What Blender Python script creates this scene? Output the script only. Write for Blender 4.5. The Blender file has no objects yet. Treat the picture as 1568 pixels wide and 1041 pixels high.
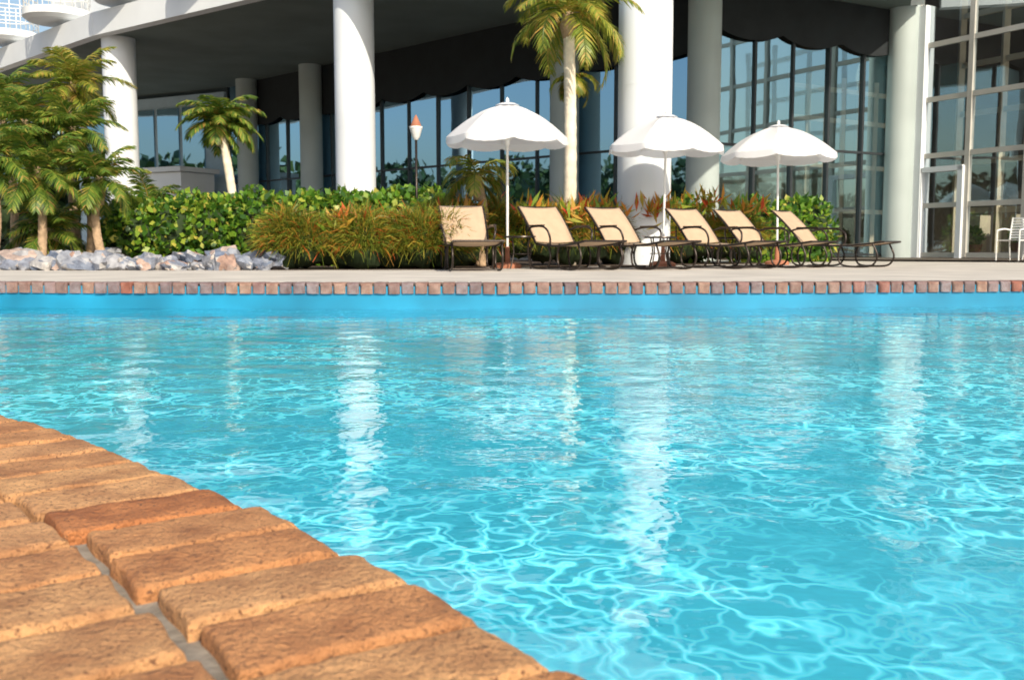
import bpy, math, random
import numpy as np
from mathutils import Vector, noise
random.seed(7); rng=np.random.default_rng(7)
S=bpy.context.scene; C=S.collection
R=math.radians
# ---------------------------------------------------------------- helpers
def mat(name):
    m=bpy.data.materials.new(name); m.use_nodes=True
    nt=m.node_tree; b=nt.nodes['Principled BSDF']; return m,nt,b
def N(nt,t,**k):
    n=nt.nodes.new(t)
    for a,v in k.items(): setattr(n,a,v)
    return n
def ramp(nt,src,stops):
    r=N(nt,'ShaderNodeValToRGB'); e=r.color_ramp.elements
    while len(e)<len(stops): e.new(.5)
    for i,(p,c) in enumerate(stops):
        e[i].position=p; e[i].color=(*c,1)
    nt.links.new(src,r.inputs[0]); return r
def noise_n(nt,scale,detail=4,obj=True,rough=.6):
    tc=N(nt,'ShaderNodeTexCoord'); n=N(nt,'ShaderNodeTexNoise')
    n.inputs['Scale'].default_value=scale; n.inputs['Detail'].default_value=detail; n.inputs['Roughness'].default_value=rough
    nt.links.new(tc.outputs['Object'],n.inputs['Vector']); return n
def bump(nt,b,src,strength,dist):
    bn=N(nt,'ShaderNodeBump'); bn.inputs['Strength'].default_value=strength; bn.inputs['Distance'].default_value=dist
    nt.links.new(src,bn.inputs['Height']); nt.links.new(bn.outputs[0],b.inputs['Normal']); return bn
def simple(name,col,rough=.6,metal=0,var=.12,scale=3,bmp=0,bd=.01,bs=30):
    m,nt,b=mat(name); b.inputs['Roughness'].default_value=rough; b.inputs['Metallic'].default_value=metal
    n=noise_n(nt,scale,2)
    c1=tuple(x*(1-var) for x in col); c2=tuple(min(1,x*(1+var)) for x in col)
    r=ramp(nt,n.outputs[0],[(.3,c1),(.7,c2)]); nt.links.new(r.outputs[0],b.inputs['Base Color'])
    if bmp:
        n2=noise_n(nt,bs,2); bump(nt,b,n2.outputs[0],bmp,bd)
    return m
def leafmat(name,stops,transl=.35,rough=.45):
    m,nt,b=mat(name); g=N(nt,'ShaderNodeNewGeometry')
    r=ramp(nt,g.outputs['Random Per Island'],stops)
    nt.links.new(r.outputs[0],b.inputs['Base Color']); b.inputs['Roughness'].default_value=rough
    t=N(nt,'ShaderNodeBsdfTranslucent'); nt.links.new(r.outputs[0],t.inputs[0])
    mx=N(nt,'ShaderNodeMixShader'); mx.inputs[0].default_value=transl
    nt.links.new(b.outputs[0],mx.inputs[1]); nt.links.new(t.outputs[0],mx.inputs[2])
    nt.links.new(mx.outputs[0],nt.nodes['Material Output'].inputs[0]); return m
class MB:
    def __init__(s): s.v=[]; s.f=[]; s.m=[]
    def face(s,pts,mi=0):
        i=len(s.v); s.v.extend([tuple(p) for p in pts]); s.f.append(tuple(range(i,i+len(pts)))); s.m.append(mi)
    def add(s,vs,fs,mi=0):
        i=len(s.v); s.v.extend([tuple(p) for p in vs])
        for f in fs: s.f.append(tuple(i+k for k in f)); s.m.append(mi)
    def box(s,c,sz,rz=0,mi=0):
        hx,hy,hz=[a/2 for a in sz]; co,si=math.cos(rz),math.sin(rz); vs=[]
        for z in(-hz,hz):
            for x,y in((-hx,-hy),(hx,-hy),(hx,hy),(-hx,hy)):
                vs.append((c[0]+x*co-y*si,c[1]+x*si+y*co,c[2]+z))
        s.add(vs,[(0,3,2,1),(4,5,6,7),(0,1,5,4),(1,2,6,5),(2,3,7,6),(3,0,4,7)],mi)
    def wall(s,a,b,z0,z1,t,mi=0):
        dx,dy=b[0]-a[0],b[1]-a[1]; L=math.hypot(dx,dy)
        s.box(((a[0]+b[0])/2,(a[1]+b[1])/2,(z0+z1)/2),(L,t,z1-z0),math.atan2(dy,dx),mi)
    def tube(s,path,rad,seg=8,mi=0,cap=True):
        path=[Vector(p) for p in path]; n=len(path)
        if not hasattr(rad,'__len__'): rad=[rad]*n
        base=len(s.v); up=Vector((0,0,1)); pu=None
        for i,p in enumerate(path):
            d=(path[min(i+1,n-1)]-path[max(i-1,0)]).normalized()
            if d.length<.5: d=Vector((0,0,1))
            if pu is None:
                pu=d.cross(up) 
                if pu.length<.05: pu=d.cross(Vector((1,0,0)))
            pu=(pu-d*pu.dot(d)).normalized(); w=d.cross(pu)
            for k in range(seg):
                a=2*math.pi*k/seg; s.v.append(tuple(p+(pu*math.cos(a)+w*math.sin(a))*rad[i]))
        for i in range(n-1):
            for k in range(seg):
                a=base+i*seg+k; b=base+i*seg+(k+1)%seg
                s.f.append((a,b,b+seg,a+seg)); s.m.append(mi)
        if cap:
            s.f.append(tuple(base+k for k in range(seg))[::-1]); s.m.append(mi)
            s.f.append(tuple(base+(n-1)*seg+k for k in range(seg))); s.m.append(mi)
    def build(s,name,mats,parent=None,smooth=False,angle=None,weld=False):
        me=bpy.data.meshes.new(name); me.from_pydata(s.v,[],s.f)
        for m in mats: me.materials.append(m)
        me.polygons.foreach_set('material_index',s.m)
        if weld:
            bm=bmesh.new(); bm.from_mesh(me); bmesh.ops.remove_doubles(bm,verts=bm.verts,dist=.0008); bmesh.ops.recalc_face_normals(bm,faces=bm.faces); bm.to_mesh(me); bm.free()
        if smooth: me.polygons.foreach_set('use_smooth',[True]*len(me.polygons))
        me.update()
        if smooth and angle:
            try: me.set_sharp_from_angle(angle=R(angle))
            except Exception: pass
        o=bpy.data.objects.new(name,me); C.objects.link(o)
        if parent: o.parent=parent
        return o
def empty(name,loc=(0,0,0),rz=0):
    e=bpy.data.objects.new(name,None); e.empty_display_size=.2; e.location=loc; e.rotation_euler=(0,0,rz); C.objects.link(e); return e
def smoothpath(pts,n=6):
    P=[Vector(p) for p in pts]; out=[]
    for i in range(len(P)-1):
        p0=P[max(i-1,0)];p1=P[i];p2=P[i+1];p3=P[min(i+2,len(P)-1)]
        for k in range(n):
            t=k/n; out.append(.5*((2*p1)+(p2-p0)*t+(2*p0-5*p1+4*p2-p3)*t*t+(3*p1-p0-3*p2+p3)*t**3))
    out.append(P[-1]); return out
import bmesh
# ---------------------------------------------------------------- materials
def brickmat(name,stops,dark=(.2,.09,.045)):
    m,nt,b=mat(name); g=N(nt,'ShaderNodeNewGeometry')
    r=ramp(nt,g.outputs['Random Per Island'],stops)
    n1=noise_n(nt,14,4); n2=noise_n(nt,230,2); 
    tc=N(nt,'ShaderNodeTexCoord')
    mx=N(nt,'ShaderNodeMix',data_type='RGBA',blend_type='MULTIPLY'); mx.inputs[0].default_value=.9
    r1=ramp(nt,n1.outputs[0],[(.3,(.54,.44,.41)),(.65,(1.12,1.12,1.1))])
    nt.links.new(r.outputs[0],mx.inputs[6]); nt.links.new(r1.outputs[0],mx.inputs[7])
    mx2=N(nt,'ShaderNodeMix',data_type='RGBA'); 
    r2=ramp(nt,n2.outputs[0],[(.32,(1,1,1)),(.43,(0,0,0))])
    nt.links.new(r2.outputs[0],mx2.inputs[0]); nt.links.new(mx.outputs[2],mx2.inputs[6]); mx2.inputs[7].default_value=(*dark,1)
    nt.links.new(mx2.outputs[2],b.inputs['Base Color']); b.inputs['Roughness'].default_value=.85
    v=N(nt,'ShaderNodeTexVoronoi'); v.inputs['Scale'].default_value=140; nt.links.new(tc.outputs['Object'],v.inputs['Vector'])
    n3=noise_n(nt,110,4,rough=.8)
    ad=N(nt,'ShaderNodeMath',operation='ADD'); nt.links.new(n3.outputs[0],ad.inputs[0])
    mu=N(nt,'ShaderNodeMath',operation='MULTIPLY'); mu.inputs[1].default_value=.35; nt.links.new(v.outputs[0],mu.inputs[0]); nt.links.new(mu.outputs[0],ad.inputs[1])
    bump(nt,b,ad.outputs[0],1,.009)
    return m
M_brick=brickmat('brick_warm',[(0,(.68,.36,.165)),(.4,(.71,.39,.175)),(.7,(.64,.31,.13)),(.9,(.60,.27,.105)),(1,(.56,.22,.08))])
M_brickfar=brickmat('brick_far',[(0,(.27,.17,.16)),(.3,(.42,.26,.2)),(.6,(.22,.16,.17)),(.8,(.30,.24,.25)),(1,(.36,.13,.09))])
M_mortar=simple('mortar',(.26,.23,.19),.95,var=.3,scale=30,bmp=.6,bd=.004,bs=120)
M_deck=simple('deck_concrete',(.56,.52,.465),.85,var=.14,scale=1.3,bmp=.3,bd=.003,bs=60)
M_pool=simple('pool_plaster',(.075,.68,.77),.7,var=.05,scale=1.2)
M_poolwall=simple('pool_wall_paint',(.010,.225,.38),.5,var=.3,scale=1.5)
M_soil=simple('mulch',(.09,.06,.04),.95,var=.4,scale=12,bmp=.8,bd=.03,bs=30)
M_white=simple('white_stucco',(.76,.79,.81),.7,var=.05,scale=.8,bmp=.15,bd=.004,bs=40)
M_col=simple('column_paint',(.76,.80,.84),.55,var=.06,scale=.7)
M_grey=simple('column_grey',(.42,.48,.47),.6,var=.08,scale=.7)
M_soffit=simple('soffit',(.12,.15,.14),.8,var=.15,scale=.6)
M_awn=simple('awning_fabric',(.014,.018,.021),.85,var=.2,scale=2)
M_mull=simple('mullion',(.50,.48,.43),.5,var=.06)
M_darkm=simple('dark_mullion',(.03,.035,.04),.4,var=.1)
M_wing=simple('wing_wall',(.42,.54,.62),.7,var=.06)
M_int=simple('interior',(.10,.075,.055),.8,var=.5,scale=.5)
M_latt=simple('reflection_lattice_tone',(.74,.64,.48),.6,var=.1)  # light warm tone imitates reflections in the lobby glass
def glassmat(name,refl,tint,see):
    m,nt,b=mat(name); nt.nodes.remove(b)
    g=N(nt,'ShaderNodeBsdfGlossy'); g.inputs['Color'].default_value=(*tint,1); g.inputs['Roughness'].default_value=.015
    n=noise_n(nt,.8,1); bn=N(nt,'ShaderNodeBump'); bn.inputs['Strength'].default_value=.3; bn.inputs['Distance'].default_value=.012
    nt.links.new(n.outputs[0],bn.inputs['Height']); nt.links.new(bn.outputs[0],g.inputs['Normal'])
    if see: 
        d=N(nt,'ShaderNodeBsdfTransparent'); d.inputs[0].default_value=(.8,.87,.87,1)
    else:
        d=N(nt,'ShaderNodeBsdfDiffuse'); d.inputs[0].default_value=(.008,.012,.014,1)
    fr=N(nt,'ShaderNodeFresnel'); fr.inputs[0].default_value=1.5
    ad=N(nt,'ShaderNodeMath',operation='ADD',use_clamp=True); ad.inputs[1].default_value=refl; nt.links.new(fr.outputs[0],ad.inputs[0])
    mx=N(nt,'ShaderNodeMixShader'); nt.links.new(ad.outputs[0],mx.inputs[0]); nt.links.new(d.outputs[0],mx.inputs[1]); nt.links.new(g.outputs[0],mx.inputs[2])
    nt.links.new(mx.outputs[0],nt.nodes['Material Output'].inputs[0]); return m
M_glass=glassmat('tinted_glass',.66,(.50,.78,1.0),False)
M_glass2=glassmat('clear_glass',.42,(.85,.95,1.0),True)
M_glass3=glassmat('bay_glass',.42,(.62,.9,1.0),True)
M_frame=simple('bronze_tube',(.045,.035,.03),.35,metal=.6,var=.1)
M_sling=simple('sling_fabric',(.47,.345,.235),.8,var=.06,scale=8,bmp=.2,bd=.001,bs=400)
M_terra=simple('terracotta',(.40,.16,.09),.8,var=.15)
M_pole=simple('white_pole',(.8,.8,.78),.35,var=.02)
m,nt,b=mat('umbrella_canvas'); b.inputs['Base Color'].default_value=(.88,.88,.90,1); b.inputs['Roughness'].default_value=.9
t=N(nt,'ShaderNodeBsdfTranslucent'); t.inputs[0].default_value=(.8,.84,.9,1); mx=N(nt,'ShaderNodeMixShader'); mx.inputs[0].default_value=.3
nt.links.new(b.outputs[0],mx.inputs[1]); nt.links.new(t.outputs[0],mx.inputs[2]); nt.links.new(mx.outputs[0],nt.nodes['Material Output'].inputs[0]); M_canvas=m
M_trunk=simple('palm_trunk',(.46,.32,.2),.9,var=.35,scale=9,bmp=.8,bd=.02,bs=25)
M_trunkw=simple('painted_trunk',(.75,.66,.52),.8,var=.2,scale=7,bmp=.5,bd=.01,bs=25)
M_palm=leafmat('palm_leaf',[(0,(.05,.11,.02)),(.4,(.12,.22,.03)),(.75,(.24,.33,.045)),(.93,(.42,.38,.07)),(1,(.5,.28,.08))],.4)
M_palmY=leafmat('palm_leaf_yellow',[(0,(.10,.17,.02)),(.4,(.24,.30,.04)),(.75,(.42,.4,.06)),(1,(.52,.33,.08))],.4)
M_hedge=leafmat('hedge_leaf',[(0,(.03,.09,.015)),(.4,(.08,.21,.02)),(.75,(.20,.36,.03)),(.95,(.40,.46,.06)),(1,(.6,.5,.1))],.35)
M_core=simple('hedge_shadow',(.02,.04,.01),.9,var=.3,scale=6)  # shade inside the foliage, painted as a near-black filler colour
M_russ=leafmat('wispy_leaf',[(0,(.07,.12,.015)),(.35,(.17,.24,.03)),(.66,(.34,.36,.045)),(.85,(.52,.36,.05)),(.95,(.62,.22,.04)),(1,(.7,.08,.03))],.45)
M_tree=leafmat('tree_leaf',[(0,(.015,.035,.015)),(.6,(.035,.08,.025)),(1,(.08,.12,.03))],.2)
m,nt,b=mat('boulder'); g=N(nt,'ShaderNodeNewGeometry'); r=ramp(nt,g.outputs['Random Per Island'],[(0,(.17,.20,.27)),(.3,(.38,.38,.39)),(.6,(.13,.17,.25)),(.85,(.52,.5,.47)),(1,(.36,.2,.14))])
n=noise_n(nt,9,4); mx=N(nt,'ShaderNodeMix',data_type='RGBA',blend_type='MULTIPLY'); mx.inputs[0].default_value=.8
r1=ramp(nt,n.outputs[0],[(.35,(.5,.5,.55)),(.62,(1.2,1.2,1.2))]); nt.links.new(r.outputs[0],mx.inputs[6]); nt.links.new(r1.outputs[0],mx.inputs[7]); nt.links.new(mx.outputs[2],b.inputs['Base Color']); b.inputs['Roughness'].default_value=.85
n2=noise_n(nt,18,4); bump(nt,b,n2.outputs[0],.8,.03); M_rock=m
# ---------------------------------------------------------------- pool geometry
CX,CY,RR=-4.9,-2.7,6.0
def YE(x): return 8.3+.016*(x+.8)**2
def loop(off,n=90,fo=None):
    pts=[]; fo=off if fo is None else fo
    for i in range(n+1):
        a=R(-20+115*i/n); pts.append((CX+(RR-off)*math.cos(a),CY+(RR-off)*math.sin(a)))
    pts.append((-9.5-fo,3.28-off))
    for i in range(41):
        t=i/40; x=-9.5-fo+(19+2*fo)*t; pts.append((x,YE(max(-9.5,min(9.5,x)))+fo))
    pts.append((9.5+fo,-4.75-fo))
    return pts
def holed(name,outer,inner,z,mt):
    bm=bmesh.new(); es=[]
    for lp in (outer,inner):
        vs=[bm.verts.new((x,y,z)) for x,y in lp]
        for i in range(len(vs)): es.append(bm.edges.new((vs[i],vs[(i+1)%len(vs)])))
    bmesh.ops.triangle_fill(bm,use_beauty=True,edges=es)
    for f in bm.faces:
        f.normal_update()
        if f.normal.z<0: f.normal_flip()
    me=bpy.data.meshes.new(name); bm.to_mesh(me); bm.free(); me.materials.append(mt)
    o=bpy.data.objects.new(name,me); C.objects.link(o); return o
B=600
holed('ground',[(-B,-B),(B,-B),(B,B),(-B,B)],loop(.86,fo=.21),-.006,M_deck)
mb=MB(); a=loop(.015); b2=loop(1.0)
n=len(a)
for i in range(n):
    j=(i+1)%n
    mb.face([(*a[i],-.016),(*a[j],-.016),(*b2[j],-.016),(*b2[i],-.016)])
mb.build('mortar_bed',[M_mortar])
cove=[( .02-1.5*(1-math.cos(i/12*math.pi/2)),-.30-.95*math.sin(i/12*math.pi/2)) for i in range(13)]
mb=MB(); 
def strip(l0,z0,l1,z1,mi):
    for i in range(len(l0)):
        j=(i+1)%len(l0); mb.face([(*l0[i],z0),(*l0[j],z0),(*l1[j],z1),(*l1[i],z1)],mi)
strip(loop(.02),-.03,loop(.02),-.30,0)
for i in range(12): strip(loop(cove[i][0]),cove[i][1],loop(cove[i+1][0]),cove[i+1][1],1)
mb.build('pool_wall',[M_poolwall,M_pool],None,True,40,weld=True)
mb=MB(); mb.face([(-10,-5.5,-1.248),(10,-5.5,-1.248),(10,10.3,-1.248),(-10,10.3,-1.248)])
mb.build('pool_floor',[M_pool])
# bricks
def brick_proto(L,W,nose):
    e=np.array([0,.0012,.003,.006]); 
    su=np.concatenate([e,np.linspace(.02,L-.05,9),[L-.035,L-.025,L-.016,L-.009,L-.004,L-.001,L]])
    qv=np.concatenate([e,np.linspace(.015,W-.015,7),W-e[::-1]])
    s,q=np.meshgrid(su,qv,indexing='ij')
    z=np.zeros_like(s); re=.005
    d=np.minimum(q,W-q); d2=s
    for dd in(d,d2):
        k=np.clip(re-dd,0,re); z-= (re-np.sqrt(np.maximum(re*re-k*k,0)))
    dn=L-s; rn=.026 if nose else re; k=np.clip(rn-dn,0,rn); z-=(rn-np.sqrt(np.maximum(rn*rn-k*k,0)))
    qc=q-W/2
    if nose:
        k=np.clip(.02-dn,0,.02); qc=qc*(1-(.02-np.sqrt(.0004-k*k+1e-12))/W*1.3)
    ns,nq=s.shape
    V=np.stack([s,qc,z],-1).reshape(-1,3)
    idx=np.arange(ns*nq).reshape(ns,nq)
    F=[]
    for i in range(ns-1):
        for j in range(nq-1): F.append((idx[i,j],idx[i+1,j],idx[i+1,j+1],idx[i,j+1]))
    ring=list(idx[:,0])+list(idx[-1,1:])+list(idx[-2::-1,-1])+list(idx[0,-2:0:-1])
    base=len(V); sk=V[ring].copy(); sk[:,2]=-.092 if nose else -.05
    V=np.concatenate([V,sk]); m=len(ring)
    for i in range(m):
        F.append((ring[i],base+i,base+(i+1)%m,ring[(i+1)%m]))
    return V,np.array(F)
def bricks(name,placements,mt):
    Vs=[];Fs=[];off=0
    for (ox,oy,ang,L,W,nose) in placements:
        V,F=brick_proto(L,W,nose); V=V.copy()
        ph=rng.uniform(0,50)
        V[:,1]+=np.sin(V[:,0]*45+ph)*.0012+np.sin(V[:,0]*130+ph)*.0007+rng.normal(0,.0008,len(V))
        V[:,0]+=np.sin(V[:,1]*70+ph*2)*.0012
        V[:,2]+=(np.sin(V[:,0]*60+ph)*np.cos(V[:,1]*80+ph))*.0009+rng.normal(0,.0005,len(V))+rng.normal(0,.0012)+V[:,1]*rng.normal(0,.012)
        V[:,0]+=rng.normal(0,.003); a=ang+rng.normal(0,.010)
        x=ox+V[:,0]*math.cos(a)-V[:,1]*math.sin(a); y=oy+V[:,0]*math.sin(a)+V[:,1]*math.cos(a)
        Vs.append(np.stack([x,y,V[:,2]],-1)); Fs.append(F+off); off+=len(V)
    V=np.concatenate(Vs);F=np.concatenate(Fs)
    me=bpy.data.meshes.new(name); me.from_pydata(V.tolist(),[],F.tolist()); me.polygons.foreach_set('use_smooth',[True]*len(F)); me.materials.append(mt); me.update()
    o=bpy.data.objects.new(name,me); C.objects.link(o); return o
pl=[]
for row in range(4):
    Ro=RR-row*.221; L=.206
    pitch=.113+ (0.003 if row else 0); da=pitch/Ro; a=R(-20)+row*.37*da
    while a<R(95):
        w=pitch-.0145+random.uniform(-.0025,.002)
        ang=a-.06
        pl.append((CX+Ro*math.cos(a)-L*math.cos(ang),CY+Ro*math.sin(a)-L*math.sin(ang),ang,L,w,row==0))
        a+=da
bricks('brick_coping',pl,M_brick)
pl=[]
x=-9.5
while x<9.5:
    sl=.032*(x+.8); th=math.atan(sl); ang=R(-90)+th
    pl.append((x-.205*math.cos(ang),YE(x)-.205*math.sin(ang),ang,.205,.101,True)); x+=.1135*math.cos(th)
y=3.3
while y<YE(-9.5):
    pl.append((-9.5-.205,y,0,.205,.101,True)); y+=.1135
y=-4.7
while y<YE(9.5):
    pl.append((9.5+.205,y,R(180),.205,.101,True)); y+=.1135
bricks('brick_coping',pl,M_brickfar)
# ---------------------------------------------------------------- water
st=.024
xs=np.arange(-9.6,9.6,st); ys=np.arange(-4.8,10.2,st)
X,Y=np.meshgrid(xs,ys,indexing='ij'); Z=np.zeros_like(X)
for i in range(50):
    Lw=math.exp(rng.uniform(math.log(.10),math.log(.38)))
    th=rng.normal(math.pi/2,.5); k=2*math.pi/Lw
    Z+=.22*(1/k)**2*np.sin(k*(X*math.cos(th)+Y*math.sin(th))+rng.uniform(0,6.28))
Z*= .8+.4*np.sin(X*.7+1.3*np.sin(Y*.5))*np.cos(Y*.6+.8)
WZ=-.22
V=np.stack([X,Y,Z+WZ],-1).reshape(-1,3)
idx=np.arange(X.size).reshape(X.shape)
F=np.stack([idx[:-1,:-1],idx[1:,:-1],idx[1:,1:],idx[:-1,1:]],-1).reshape(-1,4)
fx=V[F[:,0],0]; fy=V[F[:,0],1]; cx=fx-CX; cy=fy-CY
keep=(cx*cx+cy*cy)>5.93**2
keep&=~((fx<-5)&(fy<3.2)); keep&=fy<8.36+.016*(fx+.8)**2
F=F[keep]
me=bpy.data.meshes.new('pool_water'); me.vertices.add(len(V)); me.vertices.foreach_set('co',V.ravel())
me.loops.add(F.size); me.loops.foreach_set('vertex_index',F.ravel()); me.polygons.add(len(F))
me.polygons.foreach_set('loop_start',np.arange(0,F.size,4)); me.polygons.foreach_set('loop_total',np.full(len(F),4))
me.update(calc_edges=True); me.polygons.foreach_set('use_smooth',[True]*len(F))
wo=bpy.data.objects.new('pool_water',me); C.objects.link(wo)
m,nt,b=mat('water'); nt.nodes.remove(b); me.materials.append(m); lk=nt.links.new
n1=noise_n(nt,16,2,rough=.55); 
bn=N(nt,'ShaderNodeBump'); bn.inputs['Strength'].default_value=1; bn.inputs['Distance'].default_value=.003; lk(n1.outputs[0],bn.inputs['Height'])
nrm=bn.outputs[0]
rf=N(nt,'ShaderNodeBsdfRefraction'); rf.inputs['IOR'].default_value=1.333; rf.inputs['Roughness'].default_value=0; rf.inputs['Color'].default_value=(.97,1,1,1); lk(nrm,rf.inputs['Normal'])
gs=N(nt,'ShaderNodeBsdfGlossy'); gs.inputs['Roughness'].default_value=0; gs.inputs['Color'].default_value=(1,1,1,1); lk(nrm,gs.inputs['Normal'])
fr=N(nt,'ShaderNodeFresnel'); fr.inputs[0].default_value=1.36; lk(nrm,fr.inputs['Normal'])
# painted caustics: a vein pattern in the transmission colour brightens light and view
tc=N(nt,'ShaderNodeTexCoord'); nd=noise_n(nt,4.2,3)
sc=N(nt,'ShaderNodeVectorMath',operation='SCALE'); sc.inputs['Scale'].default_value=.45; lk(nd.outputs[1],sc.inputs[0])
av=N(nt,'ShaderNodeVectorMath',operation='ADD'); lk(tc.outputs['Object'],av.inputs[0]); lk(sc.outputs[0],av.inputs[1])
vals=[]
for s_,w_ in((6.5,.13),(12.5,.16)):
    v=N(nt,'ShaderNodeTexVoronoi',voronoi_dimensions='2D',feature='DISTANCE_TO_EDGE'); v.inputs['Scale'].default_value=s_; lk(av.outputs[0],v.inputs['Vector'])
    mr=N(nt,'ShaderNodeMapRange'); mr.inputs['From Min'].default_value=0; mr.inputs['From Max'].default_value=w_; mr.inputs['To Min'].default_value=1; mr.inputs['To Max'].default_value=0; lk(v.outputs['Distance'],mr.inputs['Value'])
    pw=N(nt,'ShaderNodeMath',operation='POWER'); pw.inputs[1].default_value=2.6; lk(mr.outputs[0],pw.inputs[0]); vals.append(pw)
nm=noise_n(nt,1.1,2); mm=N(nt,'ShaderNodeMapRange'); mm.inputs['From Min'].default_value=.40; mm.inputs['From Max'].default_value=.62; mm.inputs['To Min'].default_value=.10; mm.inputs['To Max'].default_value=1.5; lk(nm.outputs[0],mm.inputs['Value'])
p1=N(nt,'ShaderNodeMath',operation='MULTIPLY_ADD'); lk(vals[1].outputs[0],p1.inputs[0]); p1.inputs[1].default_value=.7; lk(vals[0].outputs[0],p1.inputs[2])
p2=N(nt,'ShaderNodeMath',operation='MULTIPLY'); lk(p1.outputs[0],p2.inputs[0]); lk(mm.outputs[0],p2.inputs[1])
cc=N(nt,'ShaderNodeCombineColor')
# red gain is highest, so the painted caustic lines come out nearly white
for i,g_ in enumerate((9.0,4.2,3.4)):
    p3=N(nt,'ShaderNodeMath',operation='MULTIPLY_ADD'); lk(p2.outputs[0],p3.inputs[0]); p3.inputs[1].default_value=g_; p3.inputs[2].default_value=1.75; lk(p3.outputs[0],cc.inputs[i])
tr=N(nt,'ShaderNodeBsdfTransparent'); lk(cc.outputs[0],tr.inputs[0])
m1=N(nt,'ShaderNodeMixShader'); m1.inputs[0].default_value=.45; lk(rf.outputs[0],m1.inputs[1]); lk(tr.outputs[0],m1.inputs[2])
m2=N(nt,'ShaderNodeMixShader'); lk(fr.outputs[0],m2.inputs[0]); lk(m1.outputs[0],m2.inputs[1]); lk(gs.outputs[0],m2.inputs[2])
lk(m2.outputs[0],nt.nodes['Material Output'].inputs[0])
# ---------------------------------------------------------------- foliage
def frond(mb,base,az,el,L,droop,lw,nl,leafL,mi=0,hang=.35):
    seg=14; p=Vector(base); pts=[p.copy()]; dirs=[]
    for i in range(seg):
        s=(i+.5)/seg; e=el-droop*s**1.3
        d=Vector((math.cos(az)*math.cos(e),math.sin(az)*math.cos(e),math.sin(e))); p=p+d*L/seg; pts.append(p.copy()); dirs.append(d)
    dirs.append(dirs[-1])
    mb.tube(pts,[.012*(1-.8*i/seg)*L+.002 for i in range(seg+1)],4,mi,False)
    side=Vector((-math.sin(az),math.cos(az),0))
    for i in range(nl):
        s=.1+.9*i/nl; fi=s*seg; k=min(int(fi),seg-1); q=pts[k].lerp(pts[k+1],fi-k); d=dirs[k]
        prof=math.sin(math.pi*min(1,.15+s*.8))**.7
        for sg in(-1,1):
            ll=leafL*prof*random.uniform(.8,1.1)
            dd=(side*sg*.8+d*(.45+.5*s)+Vector((0,0,-hang*random.uniform(.2,1.3)))+Vector((0,0,.15))).normalized()
            dd2=(dd+Vector((0,0,-hang*1.4))).normalized()
            w=d*lw*.5
            a=q; m_=q+dd*ll*.5; t=m_+dd2*ll*.5
            mb.add([a-w*.5,a+w*.5,m_+w,t,m_-w],[(0,1,2,4),(4,2,3)],mi)
def palm(name,x,y,h,lean=(0,0),r0=.09,r1=.06,nf=22,fl=.95,leafL=.32,mt=None,trunkm=None,z0=0,dead=3,elr=(.0,1.3),droop=1.6,lw=.028,nl=34,curve=0):
    e=empty(name,(x,y,z0))
    t=MB(); n=34; path=[];rad=[]
    for i in range(n+1):
        s=i/n; path.append((lean[0]*s**1.5+curve*math.sin(s*math.pi),lean[1]*s**1.5,h*s)); rad.append((r0*(1.25-.25*min(1,s*5))*(1-s)+r1*s)*(1+.07*(i%2)))
    t.tube(path,rad,12); t.build('trunk',[trunkm or M_trunk],e,True)
    top=Vector(path[-1]); c=MB()
    for i in range(nf):
        az=i*2.399+random.uniform(-.2,.2); q=i/nf
        el=elr[0]+(elr[1]-elr[0])*(q)+random.uniform(-.12,.12)
        frond(c,top+Vector((0,0,.02)),az,el,fl*random.uniform(.8,1.15),droop*random.uniform(.75,1.15),lw,nl,leafL)
    for i in range(dead):
        frond(c,top-Vector((0,0,.05)),random.uniform(0,6.28),-.5,fl*.75,1.0,lw,nl-8,leafL*.8)
    c.build('fronds',[mt or M_palm],e)
    h2=MB(); h2.tube([top-Vector((0,0,.35)),top-Vector((0,0,.15)),top+Vector((0,0,.08))],[r1*1.0,r1*1.7,r1*.8],10); h2.build('crownshaft',[M_trunk],e,True)
    return e
def leaves_arr(P,D,Nn,size,width):
    Sd=np.cross(D,Nn); Sd/=np.linalg.norm(Sd,axis=1)[:,None]+1e-9
    a=P; b_=P+D*size[:,None]*.5+Sd*(size*width)[:,None]; c=P+D*size[:,None]-Nn*(size*.15)[:,None]; d=P+D*size[:,None]*.5-Sd*(size*width)[:,None]
    V=np.stack([a,b_,c,d],1).reshape(-1,3); F=np.arange(len(V)).reshape(-1,4); return V,F
def mk(name,V,F,mt,parent=None):
    me=bpy.data.meshes.new(name); me.vertices.add(len(V)); me.vertices.foreach_set('co',V.ravel().astype(np.float32))
    k=F.shape[1]; me.loops.add(F.size); me.loops.foreach_set('vertex_index',F.ravel()); me.polygons.add(len(F))
    me.polygons.foreach_set('loop_start',np.arange(0,F.size,k)); me.polygons.foreach_set('loop_total',np.full(len(F),k)); me.update(calc_edges=True)
    me.materials.append(mt); o=bpy.data.objects.new(name,me); C.objects.link(o)
    if parent: o.parent=parent
    return o
def unit(v): return v/(np.linalg.norm(v,axis=1)[:,None]+1e-9)
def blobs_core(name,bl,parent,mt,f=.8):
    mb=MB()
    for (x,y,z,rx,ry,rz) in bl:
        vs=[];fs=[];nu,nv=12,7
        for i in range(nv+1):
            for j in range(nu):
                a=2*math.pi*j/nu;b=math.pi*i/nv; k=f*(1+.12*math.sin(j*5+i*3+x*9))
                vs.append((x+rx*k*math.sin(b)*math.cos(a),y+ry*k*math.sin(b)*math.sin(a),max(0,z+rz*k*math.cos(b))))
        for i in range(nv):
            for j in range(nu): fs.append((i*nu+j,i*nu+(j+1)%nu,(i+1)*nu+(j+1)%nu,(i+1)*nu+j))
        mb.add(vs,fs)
    mb.build(name,[mt],parent,True)
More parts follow.
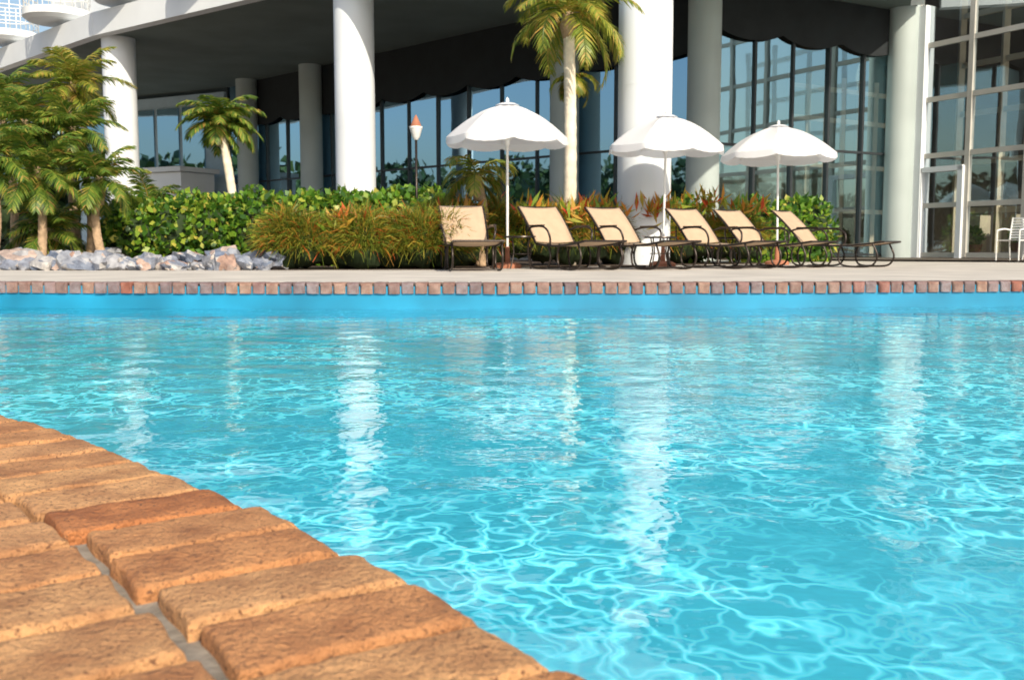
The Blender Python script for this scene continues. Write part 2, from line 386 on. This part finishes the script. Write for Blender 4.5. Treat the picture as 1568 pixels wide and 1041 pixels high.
def leafy(name,bl,nleaf,size,width,mt,core=True,f=.8):
    e=empty(name)
    if core: blobs_core('shade_core',bl,e,M_core,f)  # solid dark filler that stands for the inner shade
    Vs=[];Fs=[];o=0; tot=sum(b[3]*b[5] for b in bl)
    for (x,y,z,rx,ry,rz) in bl:
        k=int(nleaf*rx*rz/tot); u=unit(rng.normal(size=(k,3))); rr=rng.uniform(.78,1.1,k)[:,None]
        P=np.array([x,y,z])+u*rr*np.array([rx,ry,rz]); P[:,2]=np.abs(P[:,2])
        D=unit(u*.5+rng.normal(size=(k,3))*.6+np.array([0,0,.25])); Nn=unit(u*.8+rng.normal(size=(k,3))*.7); Nn=unit(Nn-D*(Nn*D).sum(1)[:,None])
        V,F=leaves_arr(P,D,Nn,rng.uniform(size*.6,size*1.3,k),width); Vs.append(V);Fs.append(F+o);o+=len(V)
    mk('leaves',np.concatenate(Vs),np.concatenate(Fs),mt,e); return e
def wispy(name,bl,nb,mt,L=.38):
    e=empty(name); blobs_core('shade_core',bl,e,M_core,.72)
    tot=sum(b[3]*b[5] for b in bl); Vs=[];Fs=[];o=0
    for (x,y,z,rx,ry,rz) in bl:
        k=int(nb*rx*rz/tot); u=unit(rng.normal(size=(k,3))); u[:,2]=np.abs(u[:,2])*1.0-.15
        P=np.array([x,y,z])+u*rng.uniform(.55,.97,k)[:,None]*np.array([rx,ry,rz]); P[:,2]=np.maximum(P[:,2],.02)
        D=unit(u*.8+rng.normal(size=(k,3))*.5+np.array([0,0,.45])); ln=rng.uniform(L*.3,L,k)[:,None]
        w=unit(np.cross(D,rng.normal(size=(k,3))))*rng.uniform(.003,.008,k)[:,None]
        p1=P+D*ln*.5; D2=unit(D+np.array([0,0,-.9])+u*.4); p2=p1+D2*ln*.5
        V=np.stack([P-w,P+w,p1+w,p1-w,p2+w*.3,p2-w*.3],1).reshape(-1,3)
        b0=np.arange(k)[:,None]*6+o; F=np.concatenate([b0+np.array([0,1,2,3]),b0+np.array([3,2,4,5])]); Vs.append(V);Fs.append(F);o+=len(V)
    mk('blades',np.concatenate(Vs),np.concatenate(Fs),mt,e); return e
bl=[]
for i in range(15):
    t=i/14; bl.append((-6.0+4.6*t+random.uniform(-.1,.1),15.7+random.uniform(-.25,.25)+.6*t,.5,.48,.55,.52+.16*t+random.uniform(-.06,.08)))
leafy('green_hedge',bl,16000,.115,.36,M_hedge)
bl=[]
for i in range(9):
    t=i/8; bl.append((-3.05+2.1*t,13.5+.4*t+random.uniform(-.15,.15),.3,.40,.45,.43+random.uniform(-.12,.12)))
wispy('wispy_shrub',bl,24000,M_russ,.33)
bl=[]
for i in range(14):
    t=i/13; bl.append((-1.1+5.2*t,15.3+3.0*t+random.uniform(-.2,.2),.42,.48,.5,.52+random.uniform(-.13,.16)))
wispy('wispy_shrub',bl,27000,M_russ,.42)
bl=[(4.7+.45*i,19.5+.3*i,.5,.5,.5,.65+random.uniform(-.1,.1)) for i in range(4)]+[(3.2,18.6,.5,.5,.5,.65)]
leafy('green_shrub',bl,4000,.15,.28,M_hedge)
e=empty('croton_plant'); k=620
ctr=np.array([[.35,15.2,.75],[1.45,16.2,.85],[3.4,17.4,1.0],[-.75,14.9,.7],[.95,15.5,.75],[2.4,16.5,.85],[-1.3,14.4,.6],[4.1,17.6,.9],[-2.3,13.6,.5]])[rng.integers(0,9,k)]
P=ctr+rng.normal(size=(k,3))*np.array([.17,.15,.07]); D=unit(rng.normal(size=(k,3))*.55+np.array([0,0,.9])); V,F=leaves_arr(P,D,unit(np.cross(D,rng.normal(size=(k,3)))),rng.uniform(.14,.36,k),.1)
mk('leaves',V,F,leafmat('croton_leaf',[(0,(.15,.3,.03)),(.4,(.45,.42,.05)),(.7,(.65,.28,.04)),(1,(.65,.06,.03))]),e)
mb=MB(); mb.face([(-14,13.3,-.002),(-3,13.0,-.002),(-.6,13.3,-.002),(0,14.7,-.002),(5.2,18.2,-.002),(4.2,19.6,-.002),(-11,33,-.002),(-30,33,-.002)]); mb.build('mulch_bed',[M_soil])
# rocks
mb=MB()
import mathutils
def rock(x,y,r):
    bm=bmesh.new(); bmesh.ops.create_icosphere(bm,subdivisions=3,radius=1); sd=Vector((x*7,y*5,r*30)); vs=[]
    sc=(r*random.uniform(.9,1.4),r*random.uniform(.8,1.1),r*random.uniform(.6,.95)); a=random.uniform(0,6.28)
    for v in bm.verts:
        c=v.co.copy(); k=1+.55*noise.noise(c*1.1+sd)+.2*noise.noise(c*3+sd); c=c*k
        c=Vector((round(c.x*2.2)/2.2*.45+c.x*.55,round(c.y*2.2)/2.2*.45+c.y*.55,round(c.z*2)/2*.3+c.z*.7))
        c=Vector((c.x*sc[0],c.y*sc[1],c.z*sc[2])); c.rotate(mathutils.Euler((.3,.2,a))); vs.append((x+c.x,y+c.y,max(-.01,r*.42+c.z)))
    fs=[tuple(v.index for v in f.verts) for f in bm.faces]; bm.free(); mb.add(vs,fs)
x=-7.6
while x<-3.15:
    rock(x,13.0+random.uniform(-.1,.1),random.uniform(.09,.19)); 
    if random.random()<.75: rock(x+random.uniform(-.1,.1),13.3+random.uniform(-.05,.2),random.uniform(.12,.23))
    x+=random.uniform(.16,.27)
rock(-6.3,14.2,.2); rock(-6.15,15.2,.26)
mb.build('boulder_border',[M_rock],None,True,30)
# palms
palm('small_palm_tree',-4.42,16.2,2.25,lean=(-.25,0),r0=.075,r1=.065,nf=30,fl=.72,leafL=.26,trunkm=M_trunkw,elr=(-.1,1.3),droop=1.5,dead=2,lw=.034)
palm('tall_palm_tree',.92,16.3,3.95,lean=(-.02,0),r0=.11,r1=.085,nf=20,fl=1.3,leafL=.4,mt=M_palmY,trunkm=M_trunkw,elr=(-.35,1.3),droop=1.9,dead=0,lw=.04,curve=.03)
palm('young_palm_tree',-.48,15.4,1.35,lean=(-.05,0),r0=.07,r1=.06,nf=9,fl=.8,leafL=.3,mt=M_palmY,elr=(.0,1.2),droop=2.1,dead=1,curve=.08,lw=.035)
palm('young_palm_tree',1.0,16.6,3.05,r0=.03,r1=.03,nf=7,fl=.5,leafL=.25,mt=M_palmY,elr=(-.4,.8),droop=2.0,dead=1,lw=.035)
cl=[(-7.15,15,2.1,.9,0),(-6.75,14.3,1.35,.9,.05),(-6.75,15.6,2.75,.85,-.08),(-6.35,15.0,2.0,.7,.1),(-5.95,14.6,1.25,.7,-.1),(-7.3,14.0,1.5,.9,.1),(-8.0,16,2.6,.95,.1),(-5.95,17,.95,.7,0),(-6.6,14.8,.5,.75,0)]
for (x,y,h,f,c) in cl:
    palm('areca_palm_tree',x,y,h,lean=(random.uniform(-.25,.2),0),r0=.065,r1=.05,nf=17,fl=f,leafL=.32,elr=(-.3,1.45),droop=1.25,dead=3,curve=c,lw=.026,nl=40,mt=M_palm if random.random()<.6 else M_palmY)
# surrounding tree line
bl=[]
for i in range(170):
    a=R(95+ (360-95-10)*i/170); rad=52+random.uniform(-5,8)
    h=random.uniform(1.9,4.0); bl.append((rad*math.cos(a)*1.1,10+rad*math.sin(a),h*.95,random.uniform(2.0,3.4),random.uniform(2.0,3.4),h))
leafy('distant_trees',bl,60000,.8,.4,M_tree,f=.6)
# ---------------------------------------------------------------- hotel building
H=empty('hotel_building')
def cyl(x,y,r,z0,z1,mt,name,seg=48):
    mb=MB(); mb.tube([(x,y,z0),(x,y,z1)],r,seg); mb.tube([(x,y,2.95),(x,y,2.965)],r+.003,seg); return mb.build(name,[mt],H,True,40)
ZC=6.1
front=[(-17.6,34.2),(-11.45,28.2),(-3.95,22.5),(1.83,16.6),(5.5,12.9)]
for k,(x,y) in enumerate([(-11.05,28.6),(-3.55,22.9),(2.23,17.0)]): cyl(x,y,.45,-.01,ZC+.05,M_col,'front_column_%d'%k)
for k,(x,y,r) in enumerate([(-9.3,35.5,.36),(-6.5,32.7,.36),(1.29,24.9,.36),(4.16,22.0,.36),(9.65,25.1,.36)]): cyl(x,y,r,-.01,ZC+.05,M_grey,'rear_column_%d'%k)
mb=MB(); back=[(9.75,24.6),(14,34),(14,60),(-22,60),(-22,39)]
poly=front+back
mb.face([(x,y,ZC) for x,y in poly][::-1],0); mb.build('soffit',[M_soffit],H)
mb=MB()
fr_=front+[back[0]]
for i in range(len(fr_)-1):
    (ax,ay),(bx,by)=fr_[i],fr_[i+1]
    mb.wall((ax,ay),(bx,by),ZC-.02,ZC+.6,.3)
mb.wall((-16.0,35.8),(-2.5,24.0),ZC+.6,ZC+8,.3); mb.wall((-2.5,24.0),(4,18),ZC+.6,ZC+8,.3)
mb.wall((-17.6,34.2),(-22,39),ZC-.02,ZC+.6,.3)
mb.face([(x,y,ZC+.58) for x,y in poly])
mb.build('fascia',[M_white],H)
bal=[(-16.3,33.0,.95),(-13.35,30.0,.95)]
for k in range(1,6): bal.append((-13.35+2.95*k,30.0-2.35*k,.95))
mb=MB(); rl=MB()
for lvl in range(2):
    for (x,y,r) in bal:
        z=ZC+.75+lvl*3.0
        mb.tube([(x,y,z),(x,y,z+.001),(x,y,z+.10),(x,y,z+.30)],[r*.8,r*.86,r,r],40)
        for hh in(.55,.8,1.05,1.3):
            ring=[(x+(r-.05)*math.cos(2*math.pi*i/36),y+(r-.05)*math.sin(2*math.pi*i/36),z+hh) for i in range(37)]; rl.tube(ring,.018,5)
        for i in range(18):
            a=2*math.pi*i/18; rl.tube([(x+(r-.05)*math.cos(a),y+(r-.05)*math.sin(a),z+.28),(x+(r-.05)*math.cos(a),y+(r-.05)*math.sin(a),z+1.3)],.014,5)
mb.build('balcony_slabs',[M_white],H,True,25); rl.build('balcony_railings',[M_pole],H,True)
def facade(a,b,z0,z1,gm,mm,n,trans,nm,mw=.07,back=.0):
    mb=MB(); dx,dy=b[0]-a[0],b[1]-a[1]; L=math.hypot(dx,dy); ang=math.atan2(dy,dx)
    for i in range(n):
        t0,t1=i/n,(i+1)/n; nx,ny=-dy/L,dx/L
        zz=[z0]+[z for z in trans if z0+.3<z<z1-.2]+[z1]
        for q in range(len(zz)-1):
            j1=rng.normal(0,.007); j2=rng.normal(0,.007)
            mb.face([(a[0]+dx*t0+nx*j1,a[1]+dy*t0+ny*j1,zz[q]),(a[0]+dx*t1-nx*j1,a[1]+dy*t1-ny*j1,zz[q]),(a[0]+dx*t1-nx*j1+nx*j2,a[1]+dy*t1-ny*j1+ny*j2,zz[q+1]),(a[0]+dx*t0+nx*j1+nx*j2,a[1]+dy*t0+ny*j1+ny*j2,zz[q+1])])
    mb.build(nm+'_glass',[gm],H)
    mb=MB()
    for i in range(n+1):
        t=i/n; mb.box((a[0]+dx*t,a[1]+dy*t,(z0+z1)/2),(mw,.12,z1-z0),ang)
    for z in trans: mb.wall(a,b,z-mw*.45,z+mw*.45,.09)
    mb.build(nm+'_mullions',[mm],H)
facade((-10.4,37.2),(4.35,22.45),.1,ZC,M_glass,M_darkm,16,[.15,2.6],'rear_facade',.06)
facade((4.5,22.6),(9.6,25.4),.05,ZC,M_glass3,M_darkm,5,[.1,2.6],'bay_facade',.06)
facade((10.0,25.0),(15.0,15.7),.05,9.2,M_glass2,M_mull,7,[.1,1.3,2.5,3.85,5.15,6.5,7.8,9.1],'atrium_facade',.13)
mb=MB(); mb.wall((9.97,25.1),(10.15,24.75),0,ZC,.34); mb.wall((10.0,25.3),(15.3,15.5),9.2,9.8,.5)
dx,dy=5/10.56,-9.3/10.56
def ap(t): return (10.0+dx*t,25.0+dy*t)
a1,a2=ap(.25),ap(1.45)
for p in(ap(.25),ap(1.4)): mb.box((p[0]-.05,p[1]-.03,1.1),(.14,.16,2.2),math.atan2(dy,dx))
mb.wall((a1[0]-.05,a1[1]-.03),(a2[0]-.05,a2[1]-.03),2.1,2.22,.16)
mb.build('atrium_frame',[M_white],H)
mb=MB(); mb.face([(4.6,22.8,.03),(15.2,15.9,.03),(24,24,.03),(14,34,.03)]); mb.wall((4.6,23.1),(12,33),0,ZC,.2); mb.wall((12,33),(22,26),0,9,.2); mb.face([(15.3,15.5,9.6),(24,24,9.6),(14,34,9.6),(10,25.3,9.6)])
mb.build('lobby_walls',[M_int],H)
mb=MB()
for z in(1.2,2.4,3.6,4.4): mb.wall((7.2,26.2),(11.8,29.2),z,z+.12,.1)  # beams added behind the glass to stand in for its reflections
for z in(1.2,2.5,3.8,5.1,6.4): mb.wall((12.2,27.6),(17.2,18.5),z,z+.14,.1)
for i in range(9):
    t=i/8; mb.box((7.2+4.6*t,26.2+3*t,2.4),(.12,.1,4.8)); mb.box((12.2+5*t,27.6-9.1*t,3.5),(.16,.12,7))
for i in range(7):
    t=i/6; x0,y0=11.4+3.2*t,24.4-5.2*t
    mb.box((x0,y0,.8),(.35,.3,.5),.4+i); mb.box((x0,y0,.3),(.06,.06,.6))
mb.build('reflection_lattice',[M_latt],H)
mb=MB()
def valance(a,b,z):
    dx,dy=b[0]-a[0],b[1]-a[1]; L=math.hypot(dx,dy); n=int(L/.12); nx,ny=dy/L,-dx/L
    for i in range(n):
        t0,t1=i/n,(i+1)/n
        def h(t): 
            s=(t*L/1.9)%1; return z-.22*math.sin(math.pi*s)**.6
        o=.12
        mb.face([(a[0]+dx*t0+nx*o,a[1]+dy*t0+ny*o,h(t0)),(a[0]+dx*t1+nx*o,a[1]+dy*t1+ny*o,h(t1)),(a[0]+dx*t1+nx*o,a[1]+dy*t1+ny*o,ZC-.01),(a[0]+dx*t0+nx*o,a[1]+dy*t0+ny*o,ZC-.01)])
valance((-9.2,36.0),(4.2,22.6),4.75); valance((4.5,22.6),(9.55,25.4),5.15)
mb.build('awning_valance',[M_awn],H)
mb=MB(); mb.wall((-17.5,41),(-10.5,37.3),0,5.95,.3,0); mb.box((-12.6,36.6,1.45),(3.2,1.6,2.9),R(-28),1)
mb.box((-12.6,36.55,3.0),(3.5,1.9,.16),R(-28),1)
mb.build('wing_walls',[M_wing,M_white],H)
mb=MB(); ddx,ddy=7/7.92,-3.7/7.92
for i in range(5):
    t=1.2+i*1.3; mb.box((-17.5+ddx*t-.08,41+ddy*t-.17,4.3),(1.1,.06,2.4),math.atan2(ddy,ddx))
mb.build('wing_windows',[M_glass],H)
e=empty('blue_roof_pavilion'); mb=MB(); mb.box((-28,58,1.8),(14,8,3.6)); mb.build('walls',[M_white],e)
mb=MB(); zz=3.6; q=[(-36,53,zz),(-20,53,zz),(-20,63,zz),(-36,63,zz)]; t1,t2=(-31,58,6.2),(-25,58,6.2)
mb.face([q[0],q[1],t2,t1]);mb.face([q[1],q[2],t2]);mb.face([q[2],q[3],t1,t2]);mb.face([q[3],q[0],t1]); mb.build('roof',[simple('blue_roof',(.12,.28,.4),.6)],e)
# ---------------------------------------------------------------- umbrellas
def umbrella(x,y,Rad,rz,tilt=0):
    e=empty('patio_umbrella',(x,y,0),rz); e.rotation_euler=(tilt,0,rz)
    nr=8; sub=10; J=14; top=2.33; H_=.46; vs=[]; n=nr*sub
    prof=lambda r:H_*(.16*r+.84*r**2.0)
    for j in range(J+1):
        r=j/J
        for k in range(n):
            fr=(k%sub)/sub; th=2*math.pi*k/n; loc=(fr-.5)*2*math.pi/nr
            rr=Rad*r*(math.cos(math.pi/nr)/math.cos(loc))*.7+Rad*r*.3
            sag=.024*math.sin(math.pi*fr)*math.sin(math.pi*r*.85)+.003*math.sin(fr*19+k+r*9)*r
            vs.append((rr*math.cos(th),rr*math.sin(th),top-.05-prof(r)-sag))
    fs=[(j*n+k,j*n+(k+1)%n,(j+1)*n+(k+1)%n,(j+1)*n+k) for j in range(1,J) for k in range(n)]
    mb=MB(); mb.add(vs,fs)
    def dep(fr): return .075+.035*math.sin(math.pi*fr)**.6
    for k in range(n):
        def P_(kk,q):
            px,py,pz=vs[J*n+kk%n]; fr=(kk%sub)/sub; d=dep(fr)*q; sc=1.0+.12*d+.006*q*math.sin(kk*.9); return (px*sc,py*sc,pz-d)
        for q0,q1 in((0,.5),(.5,1)): mb.face([P_(k,q0),P_(k+1,q0),P_(k+1,q1),P_(k,q1)])
    mb.build('canopy',[M_canvas],e,True,35,weld=True)
    mb=MB(); mb.tube([(0,0,top-.02),(0,0,top-.035),(0,0,top-.062)],[.03,.11,.17],24); mb.build('vent_cap',[M_canvas],e,True,60)
    mb=MB(); mb.tube([(0,0,.05),(0,0,top-.05)],.019,12); mb.tube([(0,0,top-.05),(0,0,top),(0,0,top+.03),(0,0,top+.05)],[.018,.026,.022,.004],10)
    hub=top-.55; mb.tube([(0,0,hub-.06),(0,0,hub+.04)],.035,12)
    for k in range(nr):
        th=2*math.pi*k/nr; 
        pr=[(Rad*r*math.cos(th),Rad*r*math.sin(th),top-.068-prof(r)) for r in(0.03,.25,.5,.75,.99)]
        mb.tube(pr,.007,5); mb.tube([(.03*math.cos(th),.03*math.sin(th),hub),pr[2]],.006,5)
    mb.build('pole_and_ribs',[M_pole],e,True,40)
    mb=MB(); mb.tube([(0,0,-.005),(0,0,.04),(0,0,.07),(0,0,.08),(0,0,.3)],[.2,.2,.15,.04,.03],28); mb.build('base',[M_terra],e,True,40)
umbrella(-.065,14.2,.86,.1); umbrella(2.34,15.5,.90,.3,R(1.5)); umbrella(4.43,16.7,.93,.5,R(-1))
# ---------------------------------------------------------------- lounge chairs
def lounger(x,y,a):
    rz=a-math.pi/2; e=empty('lounge_chair',(x,y,0),rz)
    mb=MB(); W=.31
    seatp=lambda t:(1.24*t,0,.34+.03*t*t-.035*math.sin(math.pi*t))
    backp=lambda t:(-.02-.50*t,0,.35+.50*t+.03*math.sin(math.pi*t))
    for s in(-1,1):
        y_=s*W
        mb.tube([(p[0],y_,p[2]) for p in[seatp(i/10) for i in range(11)]],.015,8)
        mb.tube([(p[0],y_,p[2]) for p in[backp(i/8) for i in range(9)]],.015,8)
        mb.tube(smoothpath([(-.20,y_*1.03,.53),(-.05,y_*1.12,.565),(.22,y_*1.14,.57),(.36,y_*1.12,.52),(.40,y_*1.05,.42),(.38,y_,.33)]),.014,8)
        mb.box((.1,y_*1.14,.583),(.34,.045,.018))
        for x0,x1 in((.62,1.12),(-.12,.36)):
            mb.tube(smoothpath([(x0,y_,.335),(x0-.05,y_,.2),(x0-.02,y_,.06),(x0+.1,y_,.015),(x1-.12,y_,.015),(x1-.01,y_,.06),(x1+.03,y_,.18),(x1-.04,y_,.335)],5),.014,8)
        mb.tube(smoothpath([(-.30,y_*.95,.60),(-.28,y_*.95,.4),(-.16,y_*.95,.2)]),.010,6)
    for xx,zz in((1.24,.37),(-.52,.85),(.0,.33),(.86,.02),(.1,.02),(.6,.32)):
        mb.tube([(xx,-W,zz),(xx,W,zz)],.013,8)
    mb.build('tube_frame',[M_frame],e,True,60)
    def sheet(f,nm):
        s=MB(); n=14; k=8; vs=[];fs=[]
        for i in range(n+1):
            p=f(.01+.98*i/n)
            for j in range(k+1):
                v=j/k*2-1; vs.append((p[0],v*.295,p[2]+.012-.018*(1-v*v)))
        for i in range(n):
            for j in range(k): q=i*(k+1)+j; fs.append((q,q+1,q+k+2,q+k+1))
        s.add(vs,fs); o=s.build(nm,[M_sling],e,True); so=o.modifiers.new('s','SOLIDIFY'); so.thickness=.01; so.offset=0
    sheet(seatp,'seat_sling'); sheet(backp,'back_sling')
for (x,y,a) in[(-.62,13.4,10),(.60,13.7,28),(1.57,14.0,31),(2.80,14.5,33),(3.62,15.0,38),(4.58,15.3,48)]:
    lounger(x,y,R(a))
def table(x,y):
    e=empty('side_table',(x,y,0)); mb=MB(); mb.tube([(0,0,.42),(0,0,.43),(0,0,.445)],[.22,.235,.23],28)
    for k in range(4):
        a=R(45+90*k); mb.tube(smoothpath([(.17*math.cos(a),.17*math.sin(a),.42),(.14*math.cos(a),.14*math.sin(a),.22),(.2*math.cos(a),.2*math.sin(a),.0)]),.011,6)
    ring=[(.15*math.cos(t/12*6.2832),.15*math.sin(t/12*6.2832),.2) for t in range(13)]; mb.tube(ring,.007,6)
    mb.build('table_frame',[M_frame],e,True,40)
table(.12,13.75); table(2.15,14.5); table(3.35,15.6)
e=empty('tiki_torch',(-1.52,16.0,0)); mb=MB(); mb.tube([(0,0,0),(0,0,1.98)],.02,10); mb.build('pole',[M_frame],e,True)
mb=MB(); mb.tube([(0,0,1.98),(0,0,2.02),(0,0,2.16)],[.03,.06,.1],16); mb.tube([(0,0,2.16),(0,0,2.19)],[.105,.105],16); mb.build('basket',[M_pole],e,True,40)
mb=MB(); mb.tube([(0,0,2.19),(0,0,2.22),(0,0,2.33),(0,0,2.37)],[.085,.08,.03,.008],14); mb.build('snuffer_cap',[M_terra],e,True,40)
for (x,y,s) in((11.0,23.9,.8),(11.9,23.4,.9)):
    e=empty('potted_plant',(x,y,.03)); mb=MB(); mb.tube([(0,0,0),(0,0,.05),(0,0,.36*s),(0,0,.4*s),(0,0,.401*s)],[.15,.16,.22,.24,.05],20); mb.build('pot',[M_terra],e,True,40)
    k=500; u=unit(rng.normal(size=(k,3))); P=u*.22*rng.uniform(.5,1,k)[:,None]+np.array([0,0,.62*s]); D=unit(u+np.array([0,0,.4])); V,F=leaves_arr(P,D,unit(np.cross(D,rng.normal(size=(k,3)))),rng.uniform(.07,.13,k),.28); mk('leaves',V,F,M_hedge,e)
def pchair(x,y,rz):
    e=empty('patio_chair',(x,y,0),rz); mb=MB()
    for sx in(-.24,.24):
        mb.tube([(sx,-.22,0),(sx,-.22,.62)],.014,8); mb.tube(smoothpath([(sx,.24,0),(sx,.2,.42),(sx,.27,.88)]),.014,8); mb.tube(smoothpath([(sx,-.22,.62),(sx,0,.65),(sx,.22,.63)]),.016,8); mb.tube([(sx,-.22,.42),(sx,.2,.42)],.012,8)
    for i in range(9): mb.box((0,-.2+.05*i,.43),(.46,.035,.012))
    for i in range(8):
        t=i/7; mb.box((0,.215+.055*t,.48+.38*t),(.46,.012,.035))
    mb.build('chair_frame',[M_pole],e,True,40)
pchair(9.95,19.8,R(-60)); pchair(10.8,20.4,R(20))
# ---------------------------------------------------------------- light
sd=Vector((.42,-.907,0)).normalized(); el=R(34)
sv=Vector((sd.x*math.cos(el),sd.y*math.cos(el),math.sin(el)))
L=bpy.data.lights.new('sun','SUN'); L.energy=5; L.angle=R(.5); L.color=(1,.90,.73)
lo=bpy.data.objects.new('sun',L); lo.rotation_euler=(-sv).to_track_quat('-Z','Y').to_euler(); lo.location=(10,-20,20); C.objects.link(lo)
w=bpy.data.worlds.new('World'); S.world=w; w.use_nodes=True; nt=w.node_tree; bg=nt.nodes['Background']
sk=N(nt,'ShaderNodeTexSky'); sk.sky_type='NISHITA'; sk.sun_disc=False; sk.sun_elevation=el; sk.sun_rotation=math.atan2(sd.x,sd.y)%(2*math.pi); sk.air_density=1.1; sk.dust_density=2.5
nt.links.new(sk.outputs[0],bg.inputs[0]); bg.inputs[1].default_value=.15
cam=bpy.data.cameras.new('camera'); co=bpy.data.objects.new('camera',cam); co.location=(0,0,.3); co.rotation_euler=(R(90-5.35),0,0); cam.lens=35; cam.sensor_width=36; cam.clip_start=.05; cam.clip_end=2000; C.objects.link(co); S.camera=co
cam.dof.use_dof=True; cam.dof.focus_distance=2.6; cam.dof.aperture_fstop=10
S.view_settings.view_transform='Standard'; S.view_settings.look='None'; S.view_settings.exposure=0
